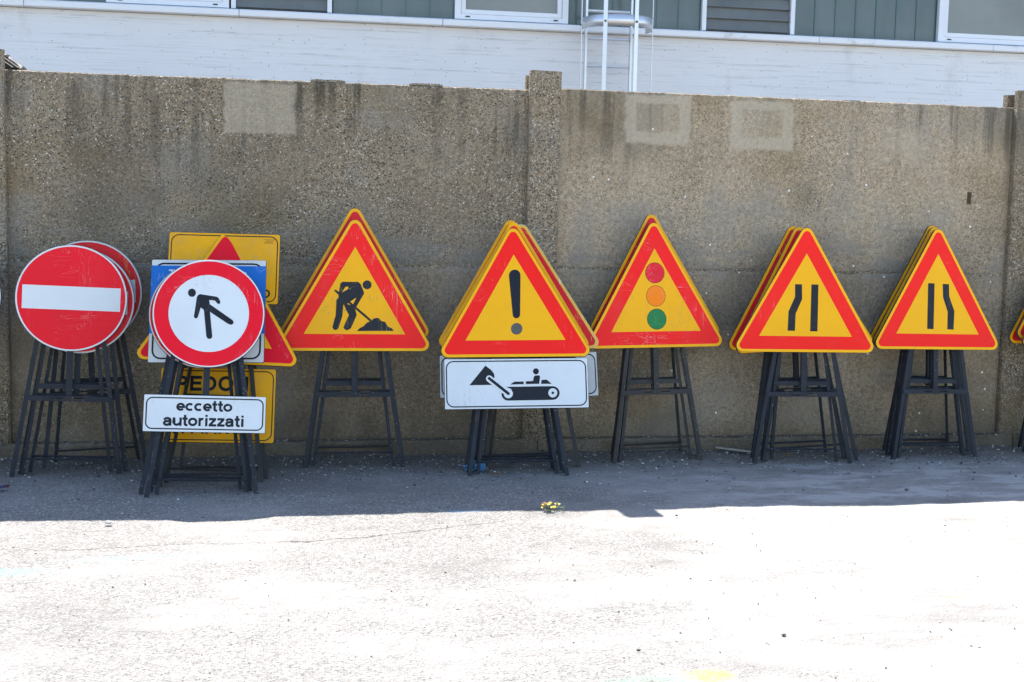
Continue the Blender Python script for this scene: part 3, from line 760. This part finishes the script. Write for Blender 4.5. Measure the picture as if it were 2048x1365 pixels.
tri_stand('pedtri', -1.905, -.80, 1.3, 20.5, -3.1, .688, .298, 'red and yellow triangle half hidden behind the square blue and white sign', None, 1., False, 'frame_old', red=M['crimson'])
root, m = root_at('rectangular_sign', -1.882, -.69, -4.4, 16.5, -.4)
stand(root, m, .80, .5, .298, 12., M['frame_old'], post=False)
pn = lined_panel(root, -.32, .32, 1.014, 1.434, M['yellow_old'], 'sign_panel', .012, .012, .006, .045)
text('lettering', 'O', .225, .272, 1.052, 1.102, YF-.0006, M['black_plain'], pn, .008)
flats('maker_mark', [stroke((.235+k*.012, 1.386), (.245+k*.012, 1.396), .0025) for k in range(4)]+[stroke((.225, 1.401), (.29, 1.402), .002), stroke((.225, 1.381), (.28, 1.381), .002)], YF-.0006, M['black_plain'], pn)
pn = lined_panel(root, -.325, .325, .205, .632, M['yellow_old'], 'sign_panel', .012, .012, .006, .045)
text('lettering', 'PEDONI', -.235, .200, .500, .588, YF-.0006, M['black_plain'], pn, .03)
text('lettering', 'A FIANCO', -.245, .215, .252, .340, YF-.0006, M['black_plain'], pn, .03)
tag(root, 'stand with two yellow black bordered plates, the lower lettered PEDONI, rearmost of its stack', 'road sign')
# --- roadworks stack
tri_stand('work', -1.087, -.440, .6, 6.0, -.1, .694, .301, 'scratched roadworks triangle with digging man, front of its stack', art_work)
tri_stand('work2', -1.075, -.352, .6, 5.4, .3, .760, .301, 'taller triangle edge rising behind the digging man roadworks sign', art_work, 12., True, 'frame_old')
# --- general warning stack
o = tri_stand('warn', -.137, -.712, -2.7, 13.9, .9, .700, .300, 'clean exclamation mark triangle above the white digger plate, front of its stack', art_warn, red=M['red_clean'], yl=M['yellow_clean'])
pn = lined_panel(o, -.43, .43, .394, .690, M['white'], inset=.010, rr=.045)
g = affine([(145, 155), (1545, 160), (152, 630)], [(-.43, .690), (.43, .690), (-.43, .394)])
def G(q): return [g(p) for p in q]
K, Wt = M['black_plain'], M['white']
body = [(1195+70*math.cos(t), 491-66*math.sin(t)) for t in [math.pi/2-math.pi*k/16 for k in range(17)]]+[(765-67*math.cos(t), 491+66*math.sin(t)) for t in [math.pi/2-math.pi*.5*k/8 for k in range(9)]]+[(742, 425)]
flats('digger_pictogram', [G(body), G([(390, 405), (545, 220), (600, 262), (626, 296), (632, 318), (630, 337), (606, 405)]), G([(782, 405), (826, 377), (915, 377), (915, 402)]),
      G([(1013, 338), (1022, 325), (1035, 320), (1068, 320), (1076, 332), (1066, 402), (942, 402), (932, 389), (942, 376), (1008, 373)]), G(circle(1036, 281, 29, 24)),
      G([(1090, 365), (1140, 362), (1188, 403), (1084, 402)])], YF-.0006, K, pn)
for nm, q, yy, mt in (('arm_outline', stroke((580, 345), (768, 491), 62), .0014, Wt), ('hub_outline', circle(765, 491, 44, 28), .0016, Wt), ('wheel', circle(1198, 490, 44, 28), .0014, Wt),
                      ('track_gap', [(690, 425), (742, 424), (800, 452), (735, 470), (697, 486)], .0012, Wt), ('digger_arm', stroke((580, 342), (766, 491), 27), .0022, K), ('wheel_hub', circle(1198, 490, 13, 18), .0020, K)):
    flat(nm, G(q), YF-yy, mt, pn)
tri_stand('warn2', -.135, -.640, -2.8, 13.4, .4, .731, .300, 'second triangle, a sliver of edge left behind the exclamation sign', art_warn, rim=M['yellow_old'])
o = tri_stand('warn3', -.137, -.569, -2.8, 13.0, .6, .740, .300, 'third triangle with a chipped white plate left behind the exclamation sign', None, 1., True, rim=M['yellow_old'])
lined_panel(o, -.445, .415, .435, .690, M['white_old'], inset=.010, rr=.04)
o = tri_stand('warn4', -.018, -.500, -2.5, 12.6, 2.1, .712, .300, 'worn red triangle with white chipped edge right behind the exclamation sign', None, 14., True, 'frame_old', rim=M['white_old'], yl=M['yellow_pale'])
lined_panel(o, -.43, .43, .420, .690, M['white_old'], inset=.010, rr=.045)
# --- traffic light stack
tri_stand('light', .807, -.393, 5.7, 7.2, .6, .714, .303, 'triangle with red amber and green traffic light discs, front of its stack', art_light, 1., mat='frame_old')
tri_stand('light2', .820, -.318, 6.0, 6.8, 1.0, .764, .303, 'dark red triangle edge rising behind the traffic light sign', None, 9., True, 'frame_old')
# --- road narrows, left side
tri_stand('nl', 1.720, -.490, -3.6, 5.1, 0, .700, .322, 'narrowing road triangle with the left bar bent, front of its stack', art_left, group='road narrows signs', red=M['red_clean'], yl=M['yellow_clean'])
tri_stand('nl2', 1.800, -.412, -4.0, 5.4, 3.8, .706, .318, 'second triangle tilted behind the left bar bent narrowing sign', None, 1., True)
tri_stand('nl3', 1.765, -.327, -3.4, 5.5, 2.6, .706, .318, 'rearmost triangle left behind the left bar bent narrowing sign', None, 9., True)
# --- road narrows, right side
tri_stand('nr', 2.666, -.405, 4.1, 6.2, -.8, .708, .309, 'narrowing road triangle with the right bar bent, front of its stack', art_right, group='road narrows signs', red=M['red_clean'], yl=M['yellow_clean'])
tri_stand('nr2', 2.689, -.338, 4.3, 6.2, -.3, .719, .309, 'second triangle edge behind the right bar bent narrowing sign', art_right)
tri_stand('nr3', 2.693, -.272, 4.1, 6.0, -.7, .728, .309, 'rearmost triangle peeking above the right bar bent narrowing sign', None, 8.)
# --- stack cut off at the right edge
tri_stand('r0', 3.697, -.404, 4.1, 6.2, -.8, .719, .309, 'front triangle corner cut off by the right edge of the picture')
tri_stand('r1', 3.701, -.334, 4.1, 6.2, -.7, .770, .309, 'middle triangle corner, highest of three at the right edge', None, 1., True)
tri_stand('r2', 3.685, -.264, 4.1, 6.2, -.8, .730, .309, 'rear triangle corner, furthest left of three at the right edge', None, 8., True)

# ------------------------------------------------------------------ small things
def pebbles(name, n, fn, smin, smax, seed):
    rnd = random.Random(seed); V, F = [], []
    base = [(1, 0, 0), (-1, 0, 0), (0, 1, 0), (0, -1, 0), (0, 0, 1), (0, 0, -.6), (.6, .6, .5), (-.6, .6, .4), (-.6, -.6, .5), (.6, -.6, .4)]
    tri = [(4, 6, 7), (4, 7, 8), (4, 8, 9), (4, 9, 6), (0, 6, 9), (2, 7, 6), (1, 8, 7), (3, 9, 8), (0, 2, 6), (2, 1, 7), (1, 3, 8), (3, 0, 9), (5, 2, 0), (5, 1, 2), (5, 3, 1), (5, 0, 3)]
    for _ in range(n):
        x, y = fn(rnd); s = smin+(smax-smin)*rnd.random()**3.2
        h = gz(y)+.010*noise.fractal(Vector((x, y, 0))*1.1, 1., 2., 4)
        if y > -.45: h += (.022*(y+.45)/.45)*max(0, noise.noise(Vector((x, y, 0))*3.1)+.25)
        if y > -.085: h = .113
        a = rnd.random()*6.28; ca, sa = math.cos(a), math.sin(a); sx, sy, sz = s*rnd.uniform(.7, 1.4), s*rnd.uniform(.6, 1), s*rnd.uniform(.4, .8)
        k = len(V)
        for b_ in base:
            j = rnd.uniform(.8, 1.2); px, py, pz = b_[0]*sx*j, b_[1]*sy*j, b_[2]*sz*j
            V.append((x+px*ca-py*sa, y+px*sa+py*ca, h+pz+sz*.25))
        F += [tuple(i+k for i in t_) for t_ in tri]
    return tag(mesh(name, V, F, M['stone']), kind='stuff')
tag(pebbles('gravel', 6500, lambda r: (r.uniform(-4, 4.6), -.02-abs(r.gauss(0, .42))), .002, .011, 3), 'loose gravel and grit strewn along the foot of the wall', 'gravel')
tag(pebbles('grit', 2600, lambda r: (r.uniform(-4, 4.4), r.uniform(-4.4, -.9)), .0015, .006, 4), 'scattered grit over the sunlit yard', 'grit')
rnd = random.Random(8)
for i, (x, y, s, lab) in enumerate(((-.21, -3.62, .006, 'flat dark pebble low in the sunlit yard, left of the yellow paint'), (.38, -3.52, .007, 'dark pebble right of the yellow paint mark in the yard'),
                                    (.53, -1.68, .007, 'dark pebble just right of the notch in the shadow edge'), (2.05, -1.22, .010, 'black pebble in the shade before the right hand signs'),
                                    (-2.33, -1.60, .013, 'pale pebble on the shadow edge at far left'))):
    bm = bmesh.new(); bmesh.ops.create_icosphere(bm, subdivisions=2, radius=s)
    for v in bm.verts: v.co = Vector((v.co.x*1.3, v.co.y, v.co.z*.65))*(1+.35*noise.noise(v.co*70+Vector((i*3, 0, 0))))
    me = bpy.data.meshes.new('stone'); bm.to_mesh(me); bm.free()
    o = link('stone', me, plain('stone_%s' % ('pale' if i == 4 else 'dark'), (.5, .48, .45) if i == 4 else (.1, .09, .085), .9, 0, .3, 40)); o.location = (x, y, gz(y)+s*.4); tag(o, lab, 'stone')

# split timber lath by the wall
v_, f_ = extrude_profile([(-.018, 0), (.018, 0), (.016, .008), (-.014, .009)], (1.27, -.12, .055), (1.52, -.20, .034), Vector((.3, .95, 0)), Vector((0, 0, 1)))
tag(mesh('wooden_lath', v_, f_, M['wood']), 'thin grey wooden lath lying by the wall between the triangle stacks', 'wood')
# crumpled blue plastic among the legs
def crumple(name, x, y, rx, ry, rz, mat, seed, label, cat):
    bm = bmesh.new(); bmesh.ops.create_icosphere(bm, subdivisions=4, radius=1)
    for v in bm.verts:
        d = v.co.copy(); k = 1+.55*noise.noise(d*2.1+Vector((seed, 0, 0)))+.28*noise.noise(d*5+Vector((0, seed, 0)))
        v.co = Vector((d.x*rx*k, d.y*ry*k, max(d.z, -.25)*rz*k))
    me = bpy.data.meshes.new(name); bm.to_mesh(me); bm.free(); o = link(name, me, mat); o.location = (x, y, gz(y)+rz*.25+.004); return tag(o, label, cat)
crumple('plastic_wrapper', -.375, -.545, .055, .04, .035, M['blue_plastic'], 4, 'crumpled blue plastic wrapper between the exclamation sign legs', 'litter')
# blue strap with maroon end at the left border
st = tag(empty('strap', (-3.0, -.89, gz(-.89))), 'dark blue strap scrap with maroon tip at the far left edge', 'litter')
for nm, xa, xb, mt in (('strap_band', -.14, .03, 'navy'), ('strap_tip', .03, .055, 'maroon')):
    n = 8; V = []
    for i in range(n+1):
        x = xa+(xb-xa)*i/n; z = .012+.008*math.sin(x*30)
        V += [(x, -.018+.1*x, z), (x, .018+.1*x, z+.004), (x, .018+.1*x, z+.009), (x, -.018+.1*x, z+.006)]
    F = [(i*4+r, (i+1)*4+r, (i+1)*4+(r+1) % 4, i*4+(r+1) % 4) for i in range(n) for r in range(4)]+[(3, 2, 1, 0), (n*4, n*4+1, n*4+2, n*4+3)]
    mesh(nm, V, F, M[mt], st)
# black rubber sheet folded over the wall by the left post
tp = tag(empty('rubber_sheet', (-3.1, .1, 2.33)), 'black rubber sheet flopped over the wall top at the left post', 'sheet')
n = 12; V = []
for i in range(n+1):
    t_ = i/n; x = -.13+.205*t_; zt = .115*(1-t_)**.8*(1-.15*math.sin(t_*9))
    for (yy, zz) in ((-.045, .004), (-.03, zt*.75+.008), (.0, zt+.012), (.035, zt*.85+.01), (.05, .004)): V.append((x+.01*math.sin(zz*40), yy, zz+.004))
F = [(i*5+r, (i+1)*5+r, (i+1)*5+r+1, i*5+r+1) for i in range(n) for r in range(4)]+[(0, 1, 2, 3, 4), tuple(n*5+r for r in (4, 3, 2, 1, 0))]
mesh('sheet_body', V, F, M['tarp'], tp, True)
rod('cord', (-.095, -.048, .112), (.05, -.062, .012), .0035, M['cord'], tp); rod('cord', (-.10, -.046, .09), (.02, -.06, .012), .003, M['cord'], tp)
# small flowering weed on the shadow edge
wd = tag(empty('weed', (-.10, -1.53, 0)), 'tiny yellow flowering weed growing on the shadow edge', 'plant')
rnd = random.Random(5); SV, SF, LV, LF, RV, RF = [], [], [], [], [], []
for i in range(34):
    a = rnd.random()*6.28; rr = rnd.uniform(.008, .05); x, y = rr*math.cos(a)*1.3, rr*math.sin(a)*.6; h = rnd.uniform(.012, .045)
    tgt = (LV, LF) if i < 22 else (RV, RF)
    if i >= 22: x = -.035+rnd.uniform(-.02, .02); y = .012; h = rnd.uniform(.03, .06)
    for q in range(3):
        b_ = a+q*2.1; s_ = rnd.uniform(.007, .013); k = len(tgt[0]); c = Vector((x, y, h*rnd.uniform(.5, 1)))
        d = Vector((math.cos(b_), math.sin(b_), rnd.uniform(-.2, .6))).normalized(); e = Vector((-math.sin(b_), math.cos(b_), 0))
        tgt[0].extend([tuple(c), tuple(c+d*s_*.6+e*s_*.35), tuple(c+d*s_*1.3), tuple(c+d*s_*.6-e*s_*.35)]); tgt[1].append((k, k+1, k+2, k+3))
    if i < 22 or i % 2:
        k = len(SV); SV += [(x*.4-.0008, y*.4, 0), (x*.4+.0008, y*.4, 0), (x+.0006, y, h), (x-.0006, y, h)]; SF.append((k, k+1, k+2, k+3))
mesh('stem', SV, SF, M['leafg'], wd); mesh('leaf', LV, LF, M['leafg'], wd); mesh('red_leaf', RV, RF, M['leafr'], wd)
for i in range(15):
    a = rnd.random()*6.28; rr = rnd.uniform(.005, .05); c = Vector((rr*math.cos(a)*1.3+.005, rr*math.sin(a)*.6-.008, rnd.uniform(.018, .05))); V, F = [tuple(c+Vector((0, -.001, .002)))], []
    tilt = Vector((rnd.uniform(-.4, .4), -.6, 1)).normalized(); e1 = tilt.orthogonal().normalized(); e2 = tilt.cross(e1)
    for q in range(10):
        b_ = q*math.pi/5; r_ = .0085 if q % 2 == 0 else .0045; V.append(tuple(c+e1*r_*math.cos(b_)+e2*r_*math.sin(b_)))
    mesh('flower', V, [(0, 1+q, 1+(q+1) % 10) for q in range(10)], M['petal'], wd)
# dead leaves blown among the legs
for i, (x, y, lab) in enumerate(((1.70, -.30, 'curled brown dead leaf under the left bar bent stack'), (-.30, -.60, 'brown dead leaf beside the blue plastic wrapper'), (-.27, -.74, 'dead leaf at the front left foot of the exclamation stand'),
                                 (2.25, -.2, 'dead leaf on the soil between the two narrowing stacks'))):
    V = []; a = i*1.3
    for u in range(5):
        for v in range(3):
            p_, q_ = (u-2)/2, (v-1); wdt = (1-p_*p_)*.5+.05; V.append((p_*.035, q_*wdt*.02, .008+.008*q_*q_+.006*math.sin(p_*3+i)))
    F = [(u*3+v, (u+1)*3+v, (u+1)*3+v+1, u*3+v+1) for u in range(4) for v in range(2)]
    o = mesh('dead_leaf', V, F, M['dry']); o.location = (x, y, gz(y)+.006); o.rotation_euler.z = a; tag(o, lab, 'leaf')
